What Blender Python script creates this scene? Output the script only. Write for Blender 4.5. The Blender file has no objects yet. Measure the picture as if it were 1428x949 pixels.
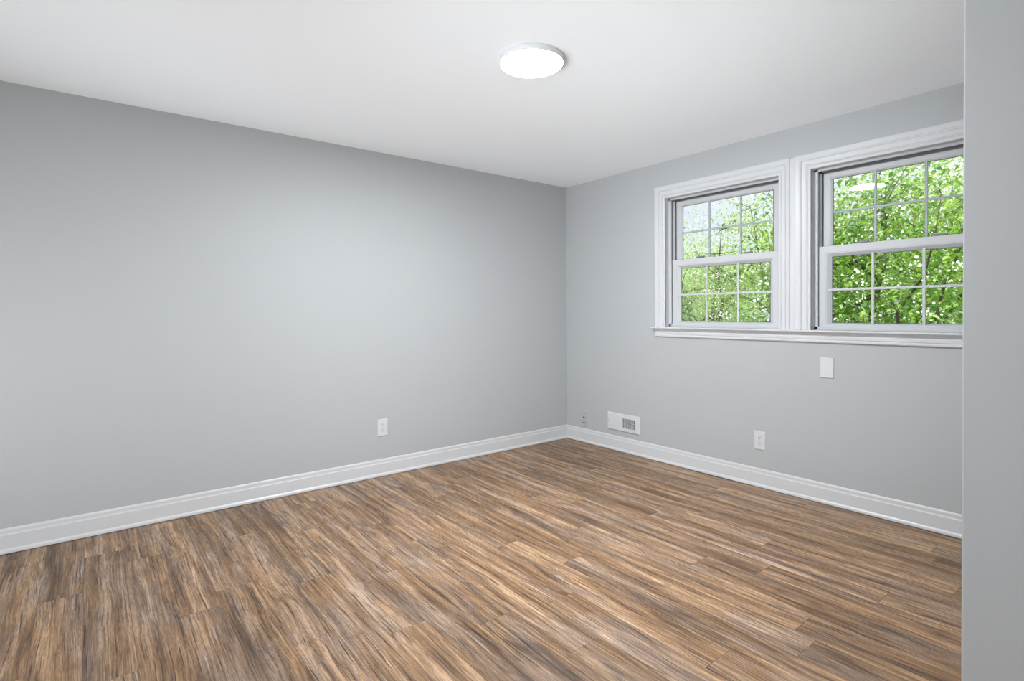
import bpy, bmesh, math, random
from mathutils import Vector, Matrix

sc = bpy.context.scene
COL = sc.collection
cos, sin, PI = math.cos, math.sin, math.pi

# ------------------------------------------------------------------ camera
F_PX, PP_Y = 753.13, 444.49
YAW, ROLL, PITCH = 0.9043, -0.0065, -0.0128
CAM = Vector((-3.6833, -3.8168, 1.2333))
fwd = Vector((cos(YAW)*cos(PITCH), sin(YAW)*cos(PITCH), sin(PITCH)))
r0 = Vector((sin(YAW), -cos(YAW), 0))
u0 = r0.cross(fwd)
right = cos(ROLL)*r0 + sin(ROLL)*u0
up = -sin(ROLL)*r0 + cos(ROLL)*u0
cd = bpy.data.cameras.new('camera')
cam = bpy.data.objects.new('camera', cd)
COL.objects.link(cam)
m3 = Matrix((right, up, -fwd)).transposed()
cam.matrix_world = Matrix.Translation(CAM) @ m3.to_4x4()
cd.sensor_fit = 'HORIZONTAL'
cd.sensor_width = 36.0
cd.lens = F_PX*36.0/1428.0
cd.shift_y = -(474.5-PP_Y)/1428.0
cd.clip_start, cd.clip_end = 0.02, 400
sc.camera = cam

# ------------------------------------------------------------------ light
SKY_STRENGTH = 1.1
SKY_COLOR = (0.83, 0.91, 1.0)
SUN_STRENGTH = 7.5
LAMP_STRENGTH = 365.0
BULB_COLOR = (0.95, 1.01, 1.055)
FILL_COLOR = (0.95, 1.01, 1.055)
EXPOSURE = 0.0

sc.view_settings.view_transform = 'Standard'
sc.view_settings.look = 'None'
sc.view_settings.gamma = 1.0
sc.view_settings.use_curve_mapping = False
sc.view_settings.exposure = EXPOSURE
cy = sc.cycles
cy.max_bounces = 14
cy.diffuse_bounces = 8
cy.glossy_bounces = 4
cy.transmission_bounces = 8
cy.transparent_max_bounces = 24
cy.sample_clamp_indirect = 8.0
cy.sample_clamp_direct = 0.0
cy.caustics_reflective = False
cy.caustics_refractive = False
cy.use_denoising = True
try:
    cy.denoiser = 'OPENIMAGEDENOISE'
    cy.denoising_prefilter = 'NONE'
except Exception:
    pass

wd = bpy.data.worlds.new('overcast_sky')
sc.world = wd
wd.use_nodes = True
bg = wd.node_tree.nodes['Background']
bg.inputs[0].default_value = (*SKY_COLOR, 1)
bg.inputs[1].default_value = SKY_STRENGTH

sd = bpy.data.lights.new('sun', 'SUN')
sd.energy = SUN_STRENGTH
sd.angle = math.radians(3)
sd.color = (1.0, 0.96, 0.88)
sun = bpy.data.objects.new('sun', sd)
COL.objects.link(sun)
sun.rotation_euler = Vector((0.45, 0.30, -0.85)).to_track_quat('-Z', 'Y').to_euler()

# added fill lights, unseen behind the camera, to brighten walls and floor,
# and added low fills aimed up to brighten the ceiling
def area_light(name, loc, target, sx, sy, watts, spread=180):
    d = bpy.data.lights.new(name, 'AREA')
    d.shape = 'RECTANGLE'
    d.size, d.size_y, d.energy = sx, sy, watts
    d.spread = math.radians(spread)
    d.color = FILL_COLOR
    o = bpy.data.objects.new(name, d)
    COL.objects.link(o)
    o.location = loc
    o.rotation_euler = (Vector(target)-Vector(loc)).to_track_quat('-Z', 'Y').to_euler()
    return o
area_light('side_fill', (-6.55, -4.3, 1.2), (0, -4.3, 1.2), 3.4, 2.1, 57.0)
area_light('rear_fill', (-4.6, -5.6, 1.0), (-0.3, 0, 0.8), 1.2, 1.2, 6.0, 50)
area_light('side_fill', (-6.4, -3.0, 1.0), (-4.5, 0, 0.7), 1.2, 1.2, 9.2, 60)
area_light('ceiling_fill', (-6.2, -1.2, 0.3), (-0.6, -0.6, 2.44), 1.2, 0.6, 12.5, 70)
area_light('ceiling_fill', (-6.2, -1.2, 0.3), (-3.2, -1.6, 2.44), 1.2, 0.6, 3.0, 70)
area_light('ceiling_fill', (-5.2, -3.2, 0.25), (-1.2, -2.2, 2.44), 1.2, 0.6, 7.2, 40)
area_light('ceiling_fill', (-5.2, -3.2, 0.25), (-2.4, -0.8, 2.44), 1.2, 0.6, 1.5, 40)

# ------------------------------------------------------------------ helpers
def mesh_obj(name, bm, mat=None, parent=None, smooth=False, mats=None):
    me = bpy.data.meshes.new(name)
    bmesh.ops.recalc_face_normals(bm, faces=bm.faces)
    bm.to_mesh(me)
    bm.free()
    for m in (mats or ([mat] if mat else [])):
        me.materials.append(m)
    if smooth:
        for p in me.polygons:
            p.use_smooth = True
    o = bpy.data.objects.new(name, me)
    COL.objects.link(o)
    if parent:
        o.parent = parent
    return o

def empty(name, loc=(0, 0, 0), rotz=0.0):
    o = bpy.data.objects.new(name, None)
    o.empty_display_size = 0.05
    o.location = loc
    o.rotation_euler = (0, 0, rotz)
    COL.objects.link(o)
    return o

def tag(o, label=None, cat=None, group=None, kind=None):
    if label: o['label'] = label
    if cat: o['category'] = cat
    if group: o['group'] = group
    if kind: o['kind'] = kind
    return o

def struct(o):
    o['kind'] = 'structure'
    return o

def add_box(bm, lo, hi, bevel=0.0, seg=1):
    lo, hi = Vector(lo), Vector(hi)
    c = (lo+hi)/2
    s = hi-lo
    r = bmesh.ops.create_cube(bm, size=1.0)
    vs = r['verts']
    for v in vs:
        v.co = Vector((v.co.x*s.x, v.co.y*s.y, v.co.z*s.z))+c
    if bevel > 0:
        es = list({e for v in vs for e in v.link_edges})
        bmesh.ops.bevel(bm, geom=es, offset=bevel, segments=seg, affect='EDGES', profile=0.5, clamp_overlap=True)

def box_obj(name, lo, hi, mat, parent=None, bevel=0.0, seg=1):
    bm = bmesh.new()
    add_box(bm, lo, hi, bevel, seg)
    return mesh_obj(name, bm, mat, parent)

def add_rings(bm, rings, close_ring=False, cap=True):
    """rings: lists of points, skinned together in order."""
    vr = [[bm.verts.new(p) for p in ring] for ring in rings]
    n = len(vr[0])
    for a, b in zip(vr[:-1], vr[1:]):
        rng = range(n) if close_ring else range(n-1)
        for i in rng:
            j = (i+1) % n
            bm.faces.new((a[i], a[j], b[j], b[i]))
    if cap:
        bm.faces.new(vr[0])
        bm.faces.new(list(reversed(vr[-1])))

def add_lathe(bm, prof, seg=48, center=(0, 0, 0), axis='Z', cap_start=True, cap_end=True):
    c = Vector(center)
    rings = []
    for r, h in prof:
        ring = []
        for i in range(seg):
            a = 2*PI*i/seg
            if axis == 'Z':
                p = Vector((r*cos(a), r*sin(a), h))
            else:   # X axis
                p = Vector((h, r*cos(a), r*sin(a)))
            ring.append(bm.verts.new(p+c))
        rings.append(ring)
    for a, b in zip(rings[:-1], rings[1:]):
        for i in range(seg):
            j = (i+1) % seg
            bm.faces.new((a[i], a[j], b[j], b[i]))
    if cap_start: bm.faces.new(rings[0])
    if cap_end: bm.faces.new(list(reversed(rings[-1])))

# ------------------------------------------------------------------ materials
def new_mat(name):
    m = bpy.data.materials.new(name)
    m.use_nodes = True
    nt = m.node_tree
    b = nt.nodes['Principled BSDF']
    return m, nt, b

def link(nt, a, b): nt.links.new(a, b)

def paint(name, col, rough=0.6, var=0.02, scale=3.0, bump=0.0, spec=0.35):
    m, nt, b = new_mat(name)
    tc = nt.nodes.new('ShaderNodeTexCoord')
    nz = nt.nodes.new('ShaderNodeTexNoise')
    nz.inputs['Scale'].default_value = scale
    nz.inputs['Detail'].default_value = 3
    link(nt, tc.outputs['Object'], nz.inputs['Vector'])
    mx = nt.nodes.new('ShaderNodeMixRGB')
    mx.inputs[1].default_value = (*[c*(1-var) for c in col], 1)
    mx.inputs[2].default_value = (*[min(1, c*(1+var)) for c in col], 1)
    link(nt, nz.outputs['Fac'], mx.inputs[0])
    link(nt, mx.outputs[0], b.inputs['Base Color'])
    b.inputs['Roughness'].default_value = rough
    b.inputs['Specular IOR Level'].default_value = spec
    if bump:
        n2 = nt.nodes.new('ShaderNodeTexNoise')
        n2.inputs['Scale'].default_value = 260
        n2.inputs['Detail'].default_value = 2
        link(nt, tc.outputs['Object'], n2.inputs['Vector'])
        bp = nt.nodes.new('ShaderNodeBump')
        bp.inputs['Strength'].default_value = bump
        bp.inputs['Distance'].default_value = 0.001
        link(nt, n2.outputs['Fac'], bp.inputs['Height'])
        link(nt, bp.outputs[0], b.inputs['Normal'])
    return m

M_WALL = paint('wall_paint_grey', (0.428, 0.440, 0.447), 0.55, 0.01, 1.2, 0.15)
M_CEIL = paint('ceiling_paint_white', (0.925, 0.953, 0.985), 0.8, 0.008, 1.0, 0.1, 0.2)
M_TRIM = paint('trim_gloss_white', (0.585, 0.59, 0.60), 0.35, 0.01, 5.0)
M_VINYL = paint('window_vinyl_white', (0.53, 0.54, 0.55), 0.38, 0.01, 8.0)
M_PLATE = paint('plate_plastic_white', (0.60, 0.605, 0.615), 0.38, 0.01, 20.0)
M_REG = paint('register_enamel_white', (0.60, 0.605, 0.61), 0.42, 0.01, 20.0)
M_DARK = paint('dark_slot', (0.03, 0.03, 0.032), 0.7, 0.05, 30.0)
M_SEAL_SHADE = paint('seal_and_shade_grey', (0.12, 0.12, 0.13), 0.7, 0.05, 30.0)  # glazing seals, cable connector, and the strips that stand in for shade
M_SCREW = paint('screw_metal', (0.42, 0.42, 0.43), 0.4, 0.05, 50.0)
M_DUCT = paint('duct_metal', (0.07, 0.06, 0.055), 0.6, 0.3, 40.0)
M_LATCH = paint('latch_grey', (0.20, 0.21, 0.22), 0.4, 0.05, 40.0)
M_GRILLE = paint('grille_grey', (0.36, 0.39, 0.43), 0.4, 0.03, 20.0)
M_GRASS = paint('lawn', (0.11, 0.17, 0.05), 0.9, 0.35, 2.0)
M_HOUSE = paint('house_exterior', (0.62, 0.6, 0.56), 0.8, 0.05, 4.0)

def glass_mat():
    m = bpy.data.materials.new('window_glass')
    m.use_nodes = True
    nt = m.node_tree
    nt.nodes.remove(nt.nodes['Principled BSDF'])
    out = nt.nodes['Material Output']
    tr = nt.nodes.new('ShaderNodeBsdfTransparent')
    tr.inputs[0].default_value = (0.97, 0.98, 0.975, 1)
    gl = nt.nodes.new('ShaderNodeBsdfGlossy')
    gl.inputs['Roughness'].default_value = 0.0
    gl.inputs['Color'].default_value = (1, 1, 1, 1)
    fr = nt.nodes.new('ShaderNodeFresnel')
    fr.inputs['IOR'].default_value = 1.5
    mx = nt.nodes.new('ShaderNodeMixShader')
    link(nt, fr.outputs[0], mx.inputs[0])
    link(nt, tr.outputs[0], mx.inputs[1])
    link(nt, gl.outputs[0], mx.inputs[2])
    link(nt, mx.outputs[0], out.inputs['Surface'])
    return m
M_GLASS = glass_mat()

def emit_mat(name, col, strength):
    m, nt, b = new_mat(name)
    b.inputs['Base Color'].default_value = (0.9, 0.9, 0.9, 1)
    b.inputs['Emission Color'].default_value = (*col, 1)
    b.inputs['Emission Strength'].default_value = strength
    return m

def math_node(nt, op, a, b=None, c=None, clamp=False):
    n = nt.nodes.new('ShaderNodeMath')
    n.operation = op
    n.use_clamp = clamp
    for i, v in enumerate((a, b, c)):
        if v is None: continue
        if isinstance(v, (int, float)): n.inputs[i].default_value = v
        else: link(nt, v, n.inputs[i])
    return n.outputs[0]

def mix_rgb(nt, mode, fac, a, b):
    n = nt.nodes.new('ShaderNodeMixRGB')
    n.blend_type = mode
    for i, v in enumerate((fac, a, b)):
        if isinstance(v, (int, float)): n.inputs[i].default_value = v
        elif isinstance(v, tuple): n.inputs[i].default_value = (*v, 1)
        else: link(nt, v, n.inputs[i])
    return n.outputs[0]

def ramp(nt, fac, stops, interp='LINEAR'):
    n = nt.nodes.new('ShaderNodeValToRGB')
    cr = n.color_ramp
    cr.interpolation = interp
    while len(cr.elements) < len(stops): cr.elements.new(0.5)
    for e, (p, c) in zip(cr.elements, stops):
        e.position = p
        e.color = (*c, 1) if len(c) == 3 else c
    link(nt, fac, n.inputs[0])
    return n.outputs[0]

def wood_mat():
    m, nt, b = new_mat('vinyl_wood_planks')
    uv = nt.nodes.new('ShaderNodeUVMap'); uv.uv_map = 'plank'
    at = nt.nodes.new('ShaderNodeAttribute'); at.attribute_name = 'plank_random'
    sep = nt.nodes.new('ShaderNodeSeparateXYZ'); link(nt, uv.outputs[0], sep.inputs[0])
    sr = nt.nodes.new('ShaderNodeSeparateXYZ'); link(nt, at.outputs['Vector'], sr.inputs[0])
    U, V = sep.outputs[0], sep.outputs[1]      # metres across / along the plank
    R1, R2, R3 = sr.outputs[0], sr.outputs[1], sr.outputs[2]
    uo = math_node(nt, 'ADD', U, math_node(nt, 'MULTIPLY', R1, 7.0))
    vo = math_node(nt, 'ADD', V, math_node(nt, 'MULTIPLY', R2, 23.0))
    def vec(su, sv, off=0.0, base_u=None):
        c = nt.nodes.new('ShaderNodeCombineXYZ')
        link(nt, math_node(nt, 'MULTIPLY', base_u or uo, su), c.inputs[0])
        link(nt, math_node(nt, 'MULTIPLY', vo, sv), c.inputs[1])
        c.inputs[2].default_value = off
        return c.outputs[0]
    def noise(v, detail=4, rough=0.55, dist=0.0):
        n = nt.nodes.new('ShaderNodeTexNoise')
        n.inputs['Scale'].default_value = 1.0
        n.inputs['Detail'].default_value = detail
        n.inputs['Roughness'].default_value = rough
        n.inputs['Distortion'].default_value = dist
        link(nt, v, n.inputs['Vector'])
        return n.outputs['Fac']
    # slow sideways wander of the grain
    wander = noise(vec(6, 1.5, 3.1), 2, 0.5)
    uw = math_node(nt, 'ADD', uo, math_node(nt, 'MULTIPLY', math_node(nt, 'SUBTRACT', wander, 0.5), 0.045))
    tone = noise(vec(20, 1.1, 1.7, uw), 3, 0.55, 0.2)         # broad streaks
    blot = noise(vec(26, 5.0, 4.4, uw), 5, 0.65, 0.5)         # blotches
    cloud = noise(vec(10, 1.8, 9.3), 4, 0.6, 0.5)             # grey weathered patches
    grain = noise(vec(190, 3.2, 0.3, uw), 4, 0.7, 0.1)        # fine grain
    fine = noise(vec(520, 22.0, 5.3, uw), 3, 0.7)
    lines = noise(vec(150, 2.6, 7.7, uw), 3, 0.62, 0.2)        # open checks
    pale = noise(vec(95, 2.0, 12.1, uw), 3, 0.6, 0.3)         # pale scratches
    base = ramp(nt, tone, [(0.28, (0.082, 0.043, 0.019)), (0.42, (0.168, 0.092, 0.043)),
                           (0.56, (0.268, 0.160, 0.084)), (0.72, (0.360, 0.238, 0.145))])
    grey = ramp(nt, tone, [(0.28, (0.105, 0.073, 0.056)), (0.72, (0.315, 0.235, 0.188))])
    gfac = math_node(nt, 'MULTIPLY', ramp(nt, cloud, [(0.45, (0, 0, 0)), (0.64, (1, 1, 1))]), 0.75)
    c = mix_rgb(nt, 'MIX', gfac, base, grey)
    bl = ramp(nt, blot, [(0.32, (0.50, 0.47, 0.45)), (0.50, (1, 1, 1)), (0.70, (1.25, 1.24, 1.22))])
    c = mix_rgb(nt, 'MULTIPLY', 0.9, c, bl)
    # each plank a little lighter or darker, redder or greyer
    pl = math_node(nt, "ADD", 1.04, math_node(nt, 'MULTIPLY', R3, 0.34))
    cmb = nt.nodes.new('ShaderNodeCombineXYZ')
    for i in range(3): link(nt, pl, cmb.inputs[i])
    c = mix_rgb(nt, 'MULTIPLY', 1.0, c, cmb.outputs[0])
    c = mix_rgb(nt, 'MIX', math_node(nt, 'MULTIPLY', R1, 0.18), c, (0.24, 0.15, 0.085))
    gr = ramp(nt, grain, [(0.30, (0.45, 0.40, 0.37)), (0.50, (1.0, 1.0, 1.0)), (0.70, (1.55, 1.55, 1.55))])
    c = mix_rgb(nt, 'MULTIPLY', 0.95, c, gr)
    fr = ramp(nt, fine, [(0.30, (0.58, 0.56, 0.54)), (0.66, (1.30, 1.30, 1.30))])
    c = mix_rgb(nt, 'MULTIPLY', 0.9, c, fr)
    pf = math_node(nt, 'MULTIPLY', ramp(nt, pale, [(0.60, (0, 0, 0)), (0.70, (1, 1, 1))]), 0.5)
    c = mix_rgb(nt, 'MIX', pf, c, (0.46, 0.36, 0.28))
    lf = math_node(nt, 'MULTIPLY', ramp(nt, lines, [(0.35, (1, 1, 1)), (0.405, (0, 0, 0))]), 0.8)
    c = mix_rgb(nt, 'MIX', lf, c, (0.036, 0.019, 0.010))
    # seams: distance to the plank's long edge and to its ends
    PW = 0.154
    du = math_node(nt, 'MINIMUM', U, math_node(nt, 'SUBTRACT', PW, U))
    uv2 = nt.nodes.new('ShaderNodeUVMap'); uv2.uv_map = 'ends'
    s2 = nt.nodes.new('ShaderNodeSeparateXYZ'); link(nt, uv2.outputs[0], s2.inputs[0])
    de = math_node(nt, 'MINIMUM', s2.outputs[0], s2.outputs[1])
    d = math_node(nt, 'MINIMUM', du, de)
    sf = nt.nodes.new('ShaderNodeMapRange')
    sf.inputs['From Min'].default_value = 0.0004
    sf.inputs['From Max'].default_value = 0.0016
    sf.inputs['To Min'].default_value = 0.6
    sf.inputs['To Max'].default_value = 0.0
    link(nt, d, sf.inputs['Value'])
    c = mix_rgb(nt, 'MIX', sf.outputs[0], c, (0.05, 0.03, 0.02))
    link(nt, c, b.inputs['Base Color'])
    rr = nt.nodes.new('ShaderNodeMapRange')
    rr.inputs['To Min'].default_value = 0.34
    rr.inputs['To Max'].default_value = 0.52
    link(nt, grain, rr.inputs['Value'])
    link(nt, rr.outputs[0], b.inputs['Roughness'])
    b.inputs['Specular IOR Level'].default_value = 0.5
    h = math_node(nt, 'SUBTRACT', math_node(nt, 'MULTIPLY', grain, 0.6), math_node(nt, 'ADD', sf.outputs[0], math_node(nt, 'MULTIPLY', lf, 0.5)))
    bp = nt.nodes.new('ShaderNodeBump')
    bp.inputs['Strength'].default_value = 0.25
    bp.inputs['Distance'].default_value = 0.0012
    link(nt, h, bp.inputs['Height'])
    link(nt, bp.outputs[0], b.inputs['Normal'])
    return m
M_WOOD = wood_mat()

# ------------------------------------------------------------------ room shell
H = 2.44
XW, YS = -6.6, -6.4            # far sides of the room, behind the camera
T = 0.16
NX, NY = -2.083, -3.477        # outer corner of the near wall

# floor: planks run along Y, 154 mm wide, 1.22 m long
def build_floor():
    rnd = random.Random(5)
    PW, PL, X0 = 0.154, 1.22, -2.942
    known = {-1: -1.75, 0: -1.28, -3: -1.26, -6: -0.758, -8: -0.30, -2: -1.13, 3: -2.073, 2: -1.443,
             5: -2.123, 1: -1.906, 4: -2.42, 7: -0.676, 13: -1.19, 11: -1.325, 6: -1.55, 8: -1.72,
             9: -0.42, 10: -2.30, 12: -0.55, 14: -1.95, -4: -0.52, -5: -1.55, -7: -1.35}
    bm = bmesh.new()
    l1 = bm.loops.layers.uv.new('plank')
    l2 = bm.loops.layers.uv.new('ends')
    lc = bm.faces.layers.float_vector.new('plank_random')
    for k in range(-25, 21):
        xa, xb = X0+k*PW, X0+(k+1)*PW
        if xb < XW-0.2 or xa > 0.05: continue
        j0 = known.get(k, -rnd.random()*PL)
        j = j0+PL*math.ceil((0.1-j0)/PL)
        while j > YS-0.1:
            ya, yb = j-PL, j
            r = (rnd.random(), rnd.random(), rnd.random())
            cxa, cxb, cya, cyb = max(xa, XW-0.05), min(xb, 0.02), max(ya, YS-0.05), min(yb, 0.02)
            if cxb > cxa and cyb > cya:
                vs = [bm.verts.new((x, y, 0)) for x, y in ((cxa, cya), (cxb, cya), (cxb, cyb), (cxa, cyb))]
                f = bm.faces.new(vs)
                f[lc] = r
                for lp in f.loops:
                    x, y = lp.vert.co.x, lp.vert.co.y
                    lp[l1].uv = (x-xa, y-ya)
                    lp[l2].uv = (y-ya, yb-y)
            j -= PL
    # the slab below the planks
    add_box(bm, (XW-0.05, YS-0.05, -0.25), (0.02, 0.02, -0.004))
    return struct(mesh_obj('floor', bm, M_WOOD))
build_floor()

struct(box_obj('ceiling', (XW-T, YS-T, H), (T, T, H+0.3), M_CEIL))
struct(box_obj('wall_left', (XW-T, 0, -0.25), (T, T, H), M_WALL))

# window layout on the right-hand wall (x = 0, room on the -x side)
OW = 0.455                     # half width of the opening
ZB, ZT = 1.100, 2.140
YC = (-1.605, -2.722)
bm = bmesh.new()
x0, x1 = 0.0, T
edges = [0.0]
for c in YC: edges += [c+OW+0.012, c-OW-0.012]
edges.append(YS)
add_box(bm, (x0, YS, -0.25), (x1, 0, ZB-0.012))
add_box(bm, (x0, YS, ZT+0.012), (x1, 0, H))
for i in range(0, len(edges), 2):
    add_box(bm, (x0, edges[i+1], ZB-0.012), (x1, edges[i], ZT+0.012))
struct(mesh_obj('wall_right', bm, M_WALL))

struct(box_obj('wall_near', (NX, YS, 0), (-0.001, NY, H-0.001), M_WALL, bevel=0.004, seg=2))
struct(box_obj('wall_rear', (XW-T, YS-T, -0.25), (T, YS, H), M_WALL))
struct(box_obj('wall_side', (XW-T, YS, -0.25), (XW, 0, H), M_WALL))

# baseboards: profile of (distance from wall, height)
BASE = [(0, 0.003), (0.018, 0.003), (0.018, 0.011), (0.0165, 0.017), (0.0125, 0.0225), (0.0105, 0.026), (0.0105, 0.096),
        (0.0085, 0.100), (0.0075, 0.106), (0.0075, 0.119), (0.0055, 0.125), (0.003, 0.1295), (0, 0.130)]
def baseboard(name, ring_fn):
    bm = bmesh.new()
    add_rings(bm, [[ring_fn(k, d, z) for d, z in BASE] for k in (0, 1)])
    return struct(mesh_obj(name, bm, M_TRIM))
baseboard('baseboard_left', lambda k, d, z: (XW if k == 0 else -d, -d, z))
baseboard('baseboard_right', lambda k, d, z: (-d, -d if k == 0 else NY, z))
baseboard('baseboard_near', lambda k, d, z: (NX-d, NY if k == 0 else YS, z))

# ------------------------------------------------------------------ windows
CAS = [(0.0, 0.0), (0.0, 0.008), (0.004, 0.0105), (0.017, 0.0105), (0.020, 0.0155), (0.0245, 0.0165), (0.028, 0.0125), (0.032, 0.0115),
       (0.055, 0.0125), (0.058, 0.0185), (0.064, 0.0205), (0.068, 0.0165), (0.071, 0.0165), (0.094, 0.0195), (0.099, 0.0165), (0.099, 0.0)]
def make_window(idx, yc, wl, wr):
    win = empty('window_%d' % idx, (0, yc, ZB))
    struct(win)
    P = lambda x, dy, z: (x, dy, z-ZB)
    # casing
    bm = bmesh.new()
    rings = []
    for seg in range(4):
        ring = []
        for u, d in CAS:
            if seg == 0: p = P(-d, OW+u*wl, 1.104)
            elif seg == 1: p = P(-d, OW+u*wl, ZT+u*1.03)
            elif seg == 2: p = P(-d, -OW-u*wr, ZT+u*1.03)
            else: p = P(-d, -OW-u*wr, 1.104)
            ring.append(p)
        rings.append(ring)
    add_rings(bm, rings)
    mesh_obj('casing', bm, M_TRIM, win)
    # jamb lining (U of boards) and stops
    bm = bmesh.new()
    for s in (1, -1):
        a, b = sorted((s*OW, s*(OW+0.014)))
        add_box(bm, P(-0.007, a, 1.09), P(T+0.01, b, ZT+0.014))
    add_box(bm, P(-0.007, -OW, ZT), P(T+0.01, OW, ZT+0.014))
    mesh_obj('jamb', bm, M_TRIM, win)
    # vinyl frame with two tracks
    bm = bmesh.new()
    for s in (1, -1):
        for xa, xb, w in ((0.040, 0.052, 0.432), (0.052, 0.090, 0.444), (0.0885, 0.0945, 0.425), (0.0945, 0.128, 0.440), (0.126, 0.150, 0.428)):
            a, b = sorted((s*w, s*OW))
            add_box(bm, P(xa, a, 1.108), P(xb, b, ZT), 0.0008)
    for xa, xb, z in ((0.040, 0.052, 2.126), (0.052, 0.090, 2.134), (0.0885, 0.0945, 2.119), (0.0945, 0.128, 2.131), (0.126, 0.150, 2.120)):
        add_box(bm, P(xa, -OW, z), P(xb, OW, ZT), 0.0008)
    add_box(bm, P(0.040, -OW, 1.104), P(0.0535, OW, 1.1265), 0.002, 2)
    add_box(bm, P(0.0535, -OW, 1.098), P(0.150, OW, 1.118), 0.001)
    mesh_obj('frame', bm, M_VINYL, win)
    # dark strips standing in for shade in the tracks and under the head
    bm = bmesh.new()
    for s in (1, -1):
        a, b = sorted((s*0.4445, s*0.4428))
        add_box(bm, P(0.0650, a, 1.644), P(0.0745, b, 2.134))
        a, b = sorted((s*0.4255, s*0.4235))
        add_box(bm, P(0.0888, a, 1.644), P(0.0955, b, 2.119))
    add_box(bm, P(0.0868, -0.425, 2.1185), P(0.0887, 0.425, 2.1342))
    mesh_obj('shade_strip', bm, M_SEAL_SHADE, win)

    def sash(name, xf, xb, hw, z0, z1, gw, g0, g1, xg, xm, mw, bevel_w, mat_m):
        """frame of four mitred rails: face at xf, glass at xg, opening hw>gw"""
        bm = bmesh.new()
        def rect(x, w, za, zb):
            return [bm.verts.new(P(x, dy, z)) for dy, z in ((w, za), (w, zb), (-w, zb), (-w, za))]
        e = 0.0015
        loops = [rect(xb, hw, z0, z1), rect(xf+e, hw, z0, z1), rect(xf, hw-e, z0+e, z1-e)]
        fw, fz0, fz1 = gw+bevel_w, g0-bevel_w*0.35, g1+bevel_w*0.8
        loops.append(rect(xf, fw+0.006, fz0-0.004, fz1+0.006))
        loops.append(rect(xf+0.002, fw+0.004, fz0-0.003, fz1+0.004))
        loops.append(rect(xf+0.002, fw, fz0, fz1))
        loops.append(rect(xg, gw, g0, g1))
        loops.append(rect(xg+0.004, gw, g0, g1))
        loops.append(rect(xb, gw+0.008, g0-0.008, g1+0.008))
        for a, b in zip(loops, loops[1:]+loops[:1]):
            for i in range(4):
                j = (i+1) % 4
                bm.faces.new((a[i], a[j], b[j], b[i]))
        s = mesh_obj(name, bm, M_VINYL, win)
        # pane: a thin sheet
        bm = bmesh.new()
        v = [bm.verts.new(P(xg+0.002, dy, z)) for dy, z in ((gw+.004, g0-.004), (gw+.004, g1+.004), (-gw-.004, g1+.004), (-gw-.004, g0-.004))]
        bm.faces.new(v)
        v = [bm.verts.new(P(xg+0.0035, dy, z)) for dy, z in ((gw+.004, g0-.004), (gw+.004, g1+.004), (-gw-.004, g1+.004), (-gw-.004, g0-.004))]
        bm.faces.new(v)
        mesh_obj('pane', bm, M_GLASS, s)
        # dark glazing gasket round the pane
        bm = bmesh.new()
        ga, gb = [[(dy, z) for dy, z in ((gw+k, g0-k), (gw+k, g1+k), (-gw-k, g1+k), (-gw-k, g0-k))] for k in (0.001, -0.0035)]
        va = [[bm.verts.new(P(xg+dx, dy, z)) for dy, z in q] for dx, q in ((0.0015, ga), (-0.0005, ga), (-0.0005, gb), (0.0015, gb))]
        for a, b in zip(va, va[1:]):
            for i in range(4):
                j = (i+1) % 4
                bm.faces.new((a[i], a[j], b[j], b[i]))
        mesh_obj('gasket_shade', bm, M_SEAL_SHADE, s)
        # grille of muntins: two uprights, one cross bar
        zc = (g0+g1)/2
        for dy in (0.1275, -0.1275):
            bm = bmesh.new()
            add_box(bm, P(xm-0.004, dy-mw/2, g0-0.006), P(xm+0.004, dy+mw/2, g1+0.006), 0.0022, 2)
            mesh_obj('muntin', bm, mat_m, s)
        bm = bmesh.new()
        add_box(bm, P(xm-0.0035, -fw, zc-mw/2), P(xm+0.0035, fw, zc+mw/2), 0.0022, 2)
        mesh_obj('muntin', bm, mat_m, s)
        return s
    sash('upper_sash', 0.0955, 0.1245, 0.419, 1.600, 2.116, 0.366, 1.645, 2.077, 0.107, 0.1035, 0.014, 0.010, M_GRILLE)
    ls = sash('lower_sash', 0.0545, 0.0860, 0.430, 1.120, 1.643, 0.360, 1.150, 1.575, 0.076, 0.0640, 0.015, 0.024, M_VINYL)
    for dy in (0.185, -0.200):
        bm = bmesh.new()
        add_box(bm, P(0.060, dy-0.026, 1.6425), P(0.083, dy+0.026, 1.6475), 0.0015)
        add_box(bm, P(0.0575, dy-0.034, 1.647), P(0.078, dy+0.030, 1.6575), 0.002)
        mesh_obj('sash_lock', bm, M_LATCH, ls)
    return win
make_window(1, YC[0], 1.0, 0.77)
make_window(2, YC[1], 1.0, 1.0)

# flat filler between the two casings, stool and apron shared by both windows
struct(box_obj('trim_1', (-0.0125, YC[1]+OW+0.0985, 1.104), (0, YC[0]-OW-0.0755, 2.238), M_TRIM, bevel=0.0015))
bm = bmesh.new()
STY0, STY1 = -1.033, -3.285
prof = [(0.0395, 1.104), (-0.040, 1.106), (-0.046, 1.1045), (-0.049, 1.100), (-0.048, 1.0945), (-0.043, 1.092), (0.0395, 1.092)]
add_rings(bm, [[(x, y, z) for x, z in prof] for y in (STY0, STY1)], close_ring=True)
struct(mesh_obj('trim_2', bm, M_TRIM))
bm = bmesh.new()
APR = [(0.0, 1.0925), (0.0215, 1.0925), (0.0215, 1.077), (0.0185, 1.074), (0.0135, 1.072), (0.0135, 1.066), (0.0165, 1.063), (0.0165, 1.048),
       (0.0135, 1.044), (0.0165, 1.039), (0.0165, 1.031), (0.012, 1.0255), (0.0, 1.0245)]
def apr_ring(s):
    out = []
    for d, z in APR:
        inset = (0.0215-d)*0.9
        y = (-1.050-inset) if s == 0 else (-3.265+inset)
        out.append((-d, y, z))
    return out
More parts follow.
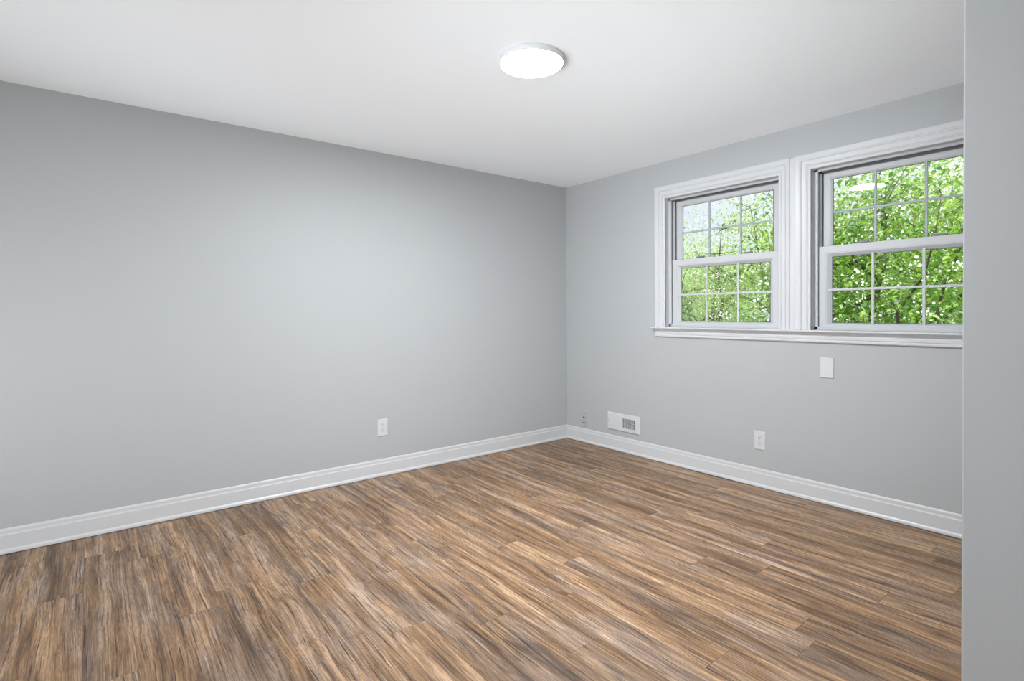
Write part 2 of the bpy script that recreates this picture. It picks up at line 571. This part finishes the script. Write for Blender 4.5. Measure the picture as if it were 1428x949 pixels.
add_rings(bm, [apr_ring(0), apr_ring(1)], close_ring=True)
struct(mesh_obj('trim_3', bm, M_TRIM))

# ------------------------------------------------------------------ ceiling light
def ceiling_light(loc, label, strength, name='ceiling_light'):
    t = tag(empty(name, loc), label, 'ceiling light')
    bm = bmesh.new()
    add_lathe(bm, [(0.150, 0.0), (0.1535, -0.003), (0.1545, -0.020), (0.1525, -0.027), (0.1495, -0.029), (0.1480, -0.0275), (0.1480, -0.010)], 96, cap_end=True)
    mesh_obj('housing', bm, M_PLATE, t, smooth=True)
    bm = bmesh.new()
    add_lathe(bm, [(0.1478, -0.0255), (0.1470, -0.0285), (0.135, -0.0305), (0.09, -0.0322), (0.04, -0.0328), (0.001, -0.033)], 96)
    mesh_obj('diffuser', bm, emit_mat('led_diffuser', BULB_COLOR, strength), t, smooth=True)
    return t
ceiling_light((-2.004, -1.845, H), 'round white flush ceiling light, glowing, in the middle of the ceiling', LAMP_STRENGTH)

# ------------------------------------------------------------------ wall plates
def wall_mount(name, loc, wall, label, cat, group=None):
    """local axes: +x out of the wall into the room, y sideways, z up"""
    rot = PI if wall == 'R' else -PI/2
    return tag(empty(name, loc, rot), label, cat, group)

def add_plate(bm, w, h, d, b=0.0028):
    rings = []
    for x, ins in ((0.0, 0.0), (d*0.35, 0.0), (d*0.8, b*0.6), (d, b*1.5)):
        rings.append([(x, sy*(w/2-ins), sz*(h/2-ins)) for sy, sz in ((1, 1), (1, -1), (-1, -1), (-1, 1))])
    add_rings(bm, rings, close_ring=True)

def add_screw(bm, c, r=0.0032, d=0.0012):
    add_lathe(bm, [(r, 0), (r*0.9, d*0.7), (r*0.5, d)], 16, c, 'X')

def outlet(loc, wall, label):
    t = wall_mount('power_outlet', loc, wall, label, 'outlet', 'power outlets low on the walls')
    bm = bmesh.new()
    add_plate(bm, 0.080, 0.129, 0.006)
    mesh_obj('cover_plate', bm, M_PLATE, t)
    for z in (0.0195, -0.0195):
        bm = bmesh.new()
        ring = []
        n = 32
        def outl(x, s):
            pts = []
            for i in range(n):
                a = 2*PI*i/n
                pts.append((x, 0.0172*s*cos(a), z+max(-0.0142, min(0.0142, 0.0172*sin(a)))*s))
            return pts
        add_rings(bm, [outl(0.005, 1.0), outl(0.0076, 1.0), outl(0.0082, 0.95)], close_ring=True)
        r = mesh_obj('receptacle', bm, M_PLATE, t)
        bm = bmesh.new()
        add_box(bm, (0.0078, 0.0048, z-0.001), (0.0086, 0.0074, z+0.0085))
        add_box(bm, (0.0078, -0.0074, z+0.000), (0.0086, -0.0048, z+0.0078))
        add_lathe(bm, [(0.0028, 0.0078), (0.0028, 0.0086)], 14, (0, 0, z-0.0075), 'X')
        mesh_obj('slots', bm, M_DARK, r)
    bm = bmesh.new()
    add_screw(bm, (0.006, 0, 0))
    mesh_obj('screw', bm, M_SCREW, t)
    return t
outlet((-1.935, 0, 0.3665), 'L', 'white duplex power outlet alone low on the left wall')
outlet((0, -1.928, 0.326), 'R', 'white duplex power outlet low on the window wall, right of the air vent')

t = wall_mount('blank_plate', (0, -2.363, 0.866), 'R', 'white blank cover plate with no openings just under the right window', 'cover plate')
bm = bmesh.new()
add_plate(bm, 0.081, 0.129, 0.007)
mesh_obj('cover_plate', bm, M_PLATE, t)
for z in (0.0425, -0.0425):
    bm = bmesh.new()
    add_screw(bm, (0.0068, 0, z))
    mesh_obj('screw', bm, M_REG, t)

# painted-over cable plate by the corner, with a low cable stub plate below
t = wall_mount('cable_plate', (0, -0.238, 0.247), 'R', 'wall-coloured cable jack plate beside the room corner, upper of two', 'cable jack')
bm = bmesh.new()
add_plate(bm, 0.070, 0.108, 0.006)
mesh_obj('cover_plate', bm, M_WALL, t)
bm = bmesh.new()
add_lathe(bm, [(0.0090, 0.005), (0.0090, 0.008), (0.0060, 0.0085), (0.0060, 0.016), (0.0045, 0.0165)], 16, (0, -0.006, -0.012), 'X')
mesh_obj('connector', bm, M_SEAL_SHADE, t, smooth=False)
t = wall_mount('cable_bushing', (0, -0.240, 0.159), 'R', 'small wall-coloured cable bushing just above the baseboard near the corner', 'cable bushing')
bm = bmesh.new()
add_plate(bm, 0.052, 0.046, 0.007)
mesh_obj('cover', bm, M_WALL, t)
bm = bmesh.new()
add_lathe(bm, [(0.015, 0.0065), (0.0145, 0.009), (0.0125, 0.0095)], 24, (0, 0, -0.002), 'X')
mesh_obj('ring', bm, M_WALL, t)
bm = bmesh.new()
add_lathe(bm, [(0.0050, 0.009), (0.0050, 0.0102)], 12, (0, -0.004, -0.004), 'X')
mesh_obj('hole', bm, M_DARK, t)
bm = bmesh.new()
add_box(bm, (0.0, -0.030, 0.0232), (0.0075, 0.030, 0.0272), 0.001)
mesh_obj('gasket_shade', bm, M_SEAL_SHADE, t)  # dark bar painting in the shadow slit below the cable plate

# floor-level air register
t = wall_mount('air_vent', (0, -0.7065, 0.2565), 'R', 'white metal air register low on the window wall with a grille at its right end', 'air vent')
W2, H2 = 0.179, 0.077
bm = bmesh.new()
# local y = -(world y offset) after the half turn: grille world y -0.844..-0.701 -> local +0.1375..-0.0055
g0, g1 = -0.0055, 0.1375
gz0, gz1 = -0.0445, 0.041
def fr(x, ya, yb, za, zb): return [bm.verts.new((x, y, z)) for y, z in ((ya, za), (yb, za), (yb, zb), (ya, zb))]
L = [fr(0.0, -W2, W2, -H2, H2), fr(0.004, -W2, W2, -H2, H2), fr(0.011, -W2+0.006, W2-0.006, -H2+0.006, H2-0.006),
     fr(0.011, g0, g1, gz0, gz1), fr(0.002, g0, g1, gz0, gz1)]
for a, b in zip(L[:-1], L[1:]):
    for i in range(4):
        j = (i+1) % 4
        bm.faces.new((a[i], a[j], b[j], b[i]))
mesh_obj('face_plate', bm, M_REG, t)
bm = bmesh.new()   # raised blank panel on the closed side
add_box(bm, (0.0105, -0.160, -0.052), (0.0135, -0.020, 0.052), 0.0022, 2)
mesh_obj('blank_panel', bm, M_REG, t)
bm = bmesh.new()
add_box(bm, (0.0012, g0-0.002, gz0-0.002), (0.0025, g1+0.002, gz1+0.002))
mesh_obj('damper', bm, M_DUCT, t)
bm = bmesh.new()
n = 11
for i in range(n):
    y = g0+(g1-g0)*(i+0.5)/n
    add_box(bm, (0.0035, y-0.0009, gz0), (0.0105, y+0.0009, gz1))
for i in range(6):
    z = gz0+(gz1-gz0)*(i+0.5)/6
    add_box(bm, (0.0032, g0, z-0.0008), (0.0085, g1, z+0.0008))
mesh_obj('grille', bm, M_REG, t)
bm = bmesh.new()
add_box(bm, (0.0110, -0.1590, -0.012), (0.0185, -0.1560, 0.008), 0.001)
mesh_obj('lever', bm, M_SCREW, t)
for y in (-0.169, 0.1635):
    bm = bmesh.new()
    add_screw(bm, (0.011, y, 0.0), 0.0036)
    mesh_obj('screw', bm, M_SCREW, t)

# ------------------------------------------------------------------ outdoors
GZ = -2.9
struct(box_obj('ground', (-40, -60, GZ-0.5), (90, 60, GZ), M_GRASS))

def leaf_mat(name, cols, trans=0.45):
    m = bpy.data.materials.new(name)
    m.use_nodes = True
    nt = m.node_tree
    b = nt.nodes['Principled BSDF']
    out = nt.nodes['Material Output']
    geo = nt.nodes.new('ShaderNodeNewGeometry')
    n = len(cols)
    c = ramp(nt, geo.outputs['Random Per Island'], [(i/(n-1), cc) for i, cc in enumerate(cols)])
    link(nt, c, b.inputs['Base Color'])
    b.inputs['Roughness'].default_value = 0.45
    b.inputs['Specular IOR Level'].default_value = 0.4
    tl = nt.nodes.new('ShaderNodeBsdfTranslucent')
    link(nt, mix_rgb(nt, 'MULTIPLY', 1.0, c, (1.25, 1.2, 0.6)), tl.inputs['Color'])
    mx = nt.nodes.new('ShaderNodeMixShader')
    mx.inputs[0].default_value = trans
    link(nt, b.outputs[0], mx.inputs[1])
    link(nt, tl.outputs[0], mx.inputs[2])
    link(nt, mx.outputs[0], out.inputs['Surface'])
    return m
M_BLOSSOM = paint('blossom_white', (0.86, 0.86, 0.82), 0.8, 0.05, 30.0)
M_BARK = paint('bark', (0.13, 0.11, 0.09), 0.9, 0.35, 14.0)
LEAF_A = leaf_mat('leaves_fresh', [(0.10, 0.27, 0.05), (0.20, 0.40, 0.08), (0.32, 0.52, 0.11), (0.50, 0.66, 0.22)])
LEAF_B = leaf_mat('leaves_pale', [(0.20, 0.36, 0.14), (0.36, 0.54, 0.20), (0.52, 0.68, 0.32), (0.70, 0.80, 0.50)])
LEAF_C = leaf_mat('leaves_dark', [(0.06, 0.17, 0.06), (0.09, 0.24, 0.08), (0.14, 0.32, 0.10), (0.22, 0.40, 0.16)])

def add_limb(bm, pts, radii, seg=8):
    rings = []
    for i, p in enumerate(pts):
        a = pts[max(0, i-1)]; b = pts[min(len(pts)-1, i+1)]
        d = (b-a).normalized()
        s = d.cross(Vector((0.3, 0.7, 0.64))).normalized()
        q = d.cross(s)
        rings.append([p+radii[i]*(s*cos(2*PI*k/seg)+q*sin(2*PI*k/seg)) for k in range(seg)])
    add_rings(bm, rings, close_ring=True)

def curve_pts(rnd, a, b, n, wob):
    pts = []
    for i in range(n+1):
        t = i/n
        w = wob*math.sin(PI*t)
        pts.append(a.lerp(b, t)+Vector((rnd.uniform(-w, w), rnd.uniform(-w, w), rnd.uniform(-w, w)*0.7)))
    pts[0], pts[-1] = a.copy(), b.copy()
    return pts

def leaf_geo(rnd, verts, faces, p, size, droop):
    ang = rnd.uniform(0, 2*PI)
    d = Vector((cos(ang), sin(ang), -droop+rnd.uniform(-0.5, 0.5))).normalized()
    upv = Vector((rnd.uniform(-.6, .6), rnd.uniform(-.6, .6), 1.0)).normalized()
    s = d.cross(upv).normalized()
    n = s.cross(d)
    L = size*rnd.uniform(0.7, 1.2)
    Wd = L*rnd.uniform(0.22, 0.29)
    fold = Wd*0.35
    i = len(verts)
    verts.append(p)
    verts.append(p+d*L*0.4+s*Wd+n*fold)
    verts.append(p+d*L*0.45)
    verts.append(p+d*L*0.4-s*Wd+n*fold)
    verts.append(p+d*L*0.97-n*L*0.12)
    faces.append((i, i+2, i+1)); faces.append((i+1, i+2, i+4))
    faces.append((i, i+3, i+2)); faces.append((i+2, i+3, i+4))

def tree(name, label, base, height, crown_c, crown_r, n_clump, per, leaf, mat, seed, trunk_r=0.12, limbs=9, gap=0.0, extra=(), group=None, blossoms=0):
    rnd = random.Random(seed)
    root = tag(empty(name, base), label, 'tree' if 'tree' in name else 'shrub', group)
    B = Vector(base); C = Vector(crown_c)
    cr = Vector(crown_r)
    bm = bmesh.new()
    top = C+Vector((0, 0, cr.z*0.5))
    tp = curve_pts(rnd, B-Vector((0, 0, 0.05)), top, 7, trunk_r*1.6)
    add_limb(bm, [p-B for p in tp], [trunk_r*(1-0.8*i/7) for i in range(8)], 10)
    mesh_obj('trunk', bm, M_BARK, root, smooth=True)
    ends = []
    for k in range(limbs):
        t = rnd.uniform(0.35, 0.95)
        a = tp[0].lerp(tp[-1], t)
        i = min(6, int(t*7)); a = tp[i].lerp(tp[i+1], t*7-i)
        ang = 2*PI*k/limbs+rnd.uniform(-.4, .4)
        e = C+Vector((cos(ang)*cr.x*rnd.uniform(.6, .9), sin(ang)*cr.y*rnd.uniform(.6, .9), cr.z*rnd.uniform(-.5, .7)))
        ends.append((a, e))
    for a, e in extra: ends.append((Vector(a), Vector(e)))
    twig_pts = []
    bm = bmesh.new()
    for a, e in ends:
        pts = curve_pts(rnd, a, e, 6, 0.10)
        r = trunk_r*0.36
        add_limb(bm, [p-B for p in pts], [r*(1-0.85*i/6) for i in range(7)], 7)
        for j in range(2, 7):
            for _ in range(3):
                q = pts[j]+Vector((rnd.uniform(-.5, .5)*cr.x*.5, rnd.uniform(-.5, .5)*cr.y*.5, rnd.uniform(-.35, .5)*cr.z*.5))
                tw = curve_pts(rnd, pts[j], q, 3, 0.05)
                add_limb(bm, [p-B for p in tw], [r*0.22*(1-0.8*i/3) for i in range(4)], 5)
                twig_pts += tw[1:]
    mesh_obj('branches', bm, M_BARK, root, smooth=True)
    verts, faces = [], []
    for k in range(n_clump):
        if twig_pts and rnd.random() < 0.35:
            c = rnd.choice(twig_pts).copy()
        else:
            while True:
                v = Vector((rnd.uniform(-1, 1), rnd.uniform(-1, 1), rnd.uniform(-1, 1)))
                if v.length < 1 and rnd.random() < 0.35+0.65*v.length: break
            if gap and v.z > 0 and rnd.random() < gap*v.z: continue
            c = C+Vector((v.x*cr.x, v.y*cr.y, v.z*cr.z))
        spread = leaf*2.6
        droop = rnd.uniform(0.1, 0.7)
        for _ in range(per):
            p = c+Vector((rnd.gauss(0, spread), rnd.gauss(0, spread), rnd.gauss(0, spread*0.7)))
            leaf_geo(rnd, verts, faces, p-B, leaf, droop)
    me = bpy.data.meshes.new('foliage')
    me.from_pydata(verts, [], faces)
    me.materials.append(mat)
    fo = bpy.data.objects.new('foliage', me)
    COL.objects.link(fo)
    fo.parent = root
    fo['kind'] = 'stuff'
    if blossoms:
        verts, faces = [], []
        for k in range(blossoms):
            while True:
                v = Vector((rnd.uniform(-1, 1), rnd.uniform(-1, 1), rnd.uniform(-1, 1)))
                if v.length < 1.05: break
            c = C+Vector((v.x*cr.x, v.y*cr.y, v.z*cr.z))
            for _ in range(rnd.randint(3, 9)):
                p = c+Vector((rnd.gauss(0, .05), rnd.gauss(0, .05), rnd.gauss(0, .04)))-B
                nrm = Vector((rnd.uniform(-1, .3), rnd.uniform(-1, 1), rnd.uniform(-.2, 1))).normalized()
                s1 = nrm.cross(Vector((0.2, 0.5, 0.84))).normalized()
                s2 = nrm.cross(s1)
                i = len(verts)
                r = rnd.uniform(0.010, 0.021)
                verts.append(p-nrm*r*0.3)
                for q in range(5):
                    a = 2*PI*q/5
                    verts.append(p+r*(s1*cos(a)+s2*sin(a)))
                for q in range(5):
                    faces.append((i, i+1+q, i+1+(q+1) % 5))
        me = bpy.data.meshes.new('blossoms')
        me.from_pydata(verts, [], faces)
        me.materials.append(M_BLOSSOM)
        bo = bpy.data.objects.new('blossoms', me)
        COL.objects.link(bo)
        bo.parent = root
        bo['kind'] = 'stuff'
    return root

G = 'trees outside the windows'
tree('leafy_tree', 'large-leaved bright green tree close outside the right window', (4.9, -1.1, GZ), 5.5, (4.8, -1.2, 1.6), (1.7, 1.9, 2.2),
     1900, 10, 0.092, LEAF_A, 11, 0.09, 11, 0.8, group=G, blossoms=900)
tree('leafy_tree', 'pale green tree with dark diagonal boughs seen through the left window', (9.4, 4.2, GZ), 6.5, (9.2, 4.0, 1.5), (2.0, 2.6, 2.5),
     3200, 11, 0.072, LEAF_B, 23, 0.14, 12, 0.85, group=G, blossoms=700,
     extra=(((9.3, 2.2, 0.9), (8.0, 3.6, 2.4)), ((8.9, 2.4, 1.2), (8.4, 2.6, 3.6)), ((9.0, 4.6, 0.8), (7.9, 4.1, 1.9))))
tree('leafy_tree', 'yellow-green tree standing farther back behind the large-leaved tree', (14.0, 0.9, GZ), 7.0, (14.0, 1.0, 2.4), (2.2, 2.8, 3.4),
     2600, 10, 0.11, LEAF_B, 31, 0.17, 9, 0.7, group=G, blossoms=500)
tree('leafy_shrub', 'dark dense shrub low behind the right window', (8.4, -1.3, GZ), 4.0, (8.4, -1.3, -0.5), (1.2, 2.2, 2.2),
     1700, 10, 0.10, LEAF_C, 37, 0.09, 8, 0.0)
tree('leafy_tree', 'tall distant tree at the back of the view in the left window', (20.5, 12.2, GZ), 8.0, (20.5, 12.0, 1.4), (3.0, 4.2, 3.4),
     2000, 9, 0.19, LEAF_B, 41, 0.2, 9, 0.4, group=G)
tree('leafy_tree', 'distant dark tree at the back of the view in the right window', (20.5, 1.0, GZ), 8.0, (20.5, 1.0, 1.4), (3.0, 4.0, 3.8),
     1500, 9, 0.20, LEAF_C, 47, 0.2, 9, 0.0, group=G)
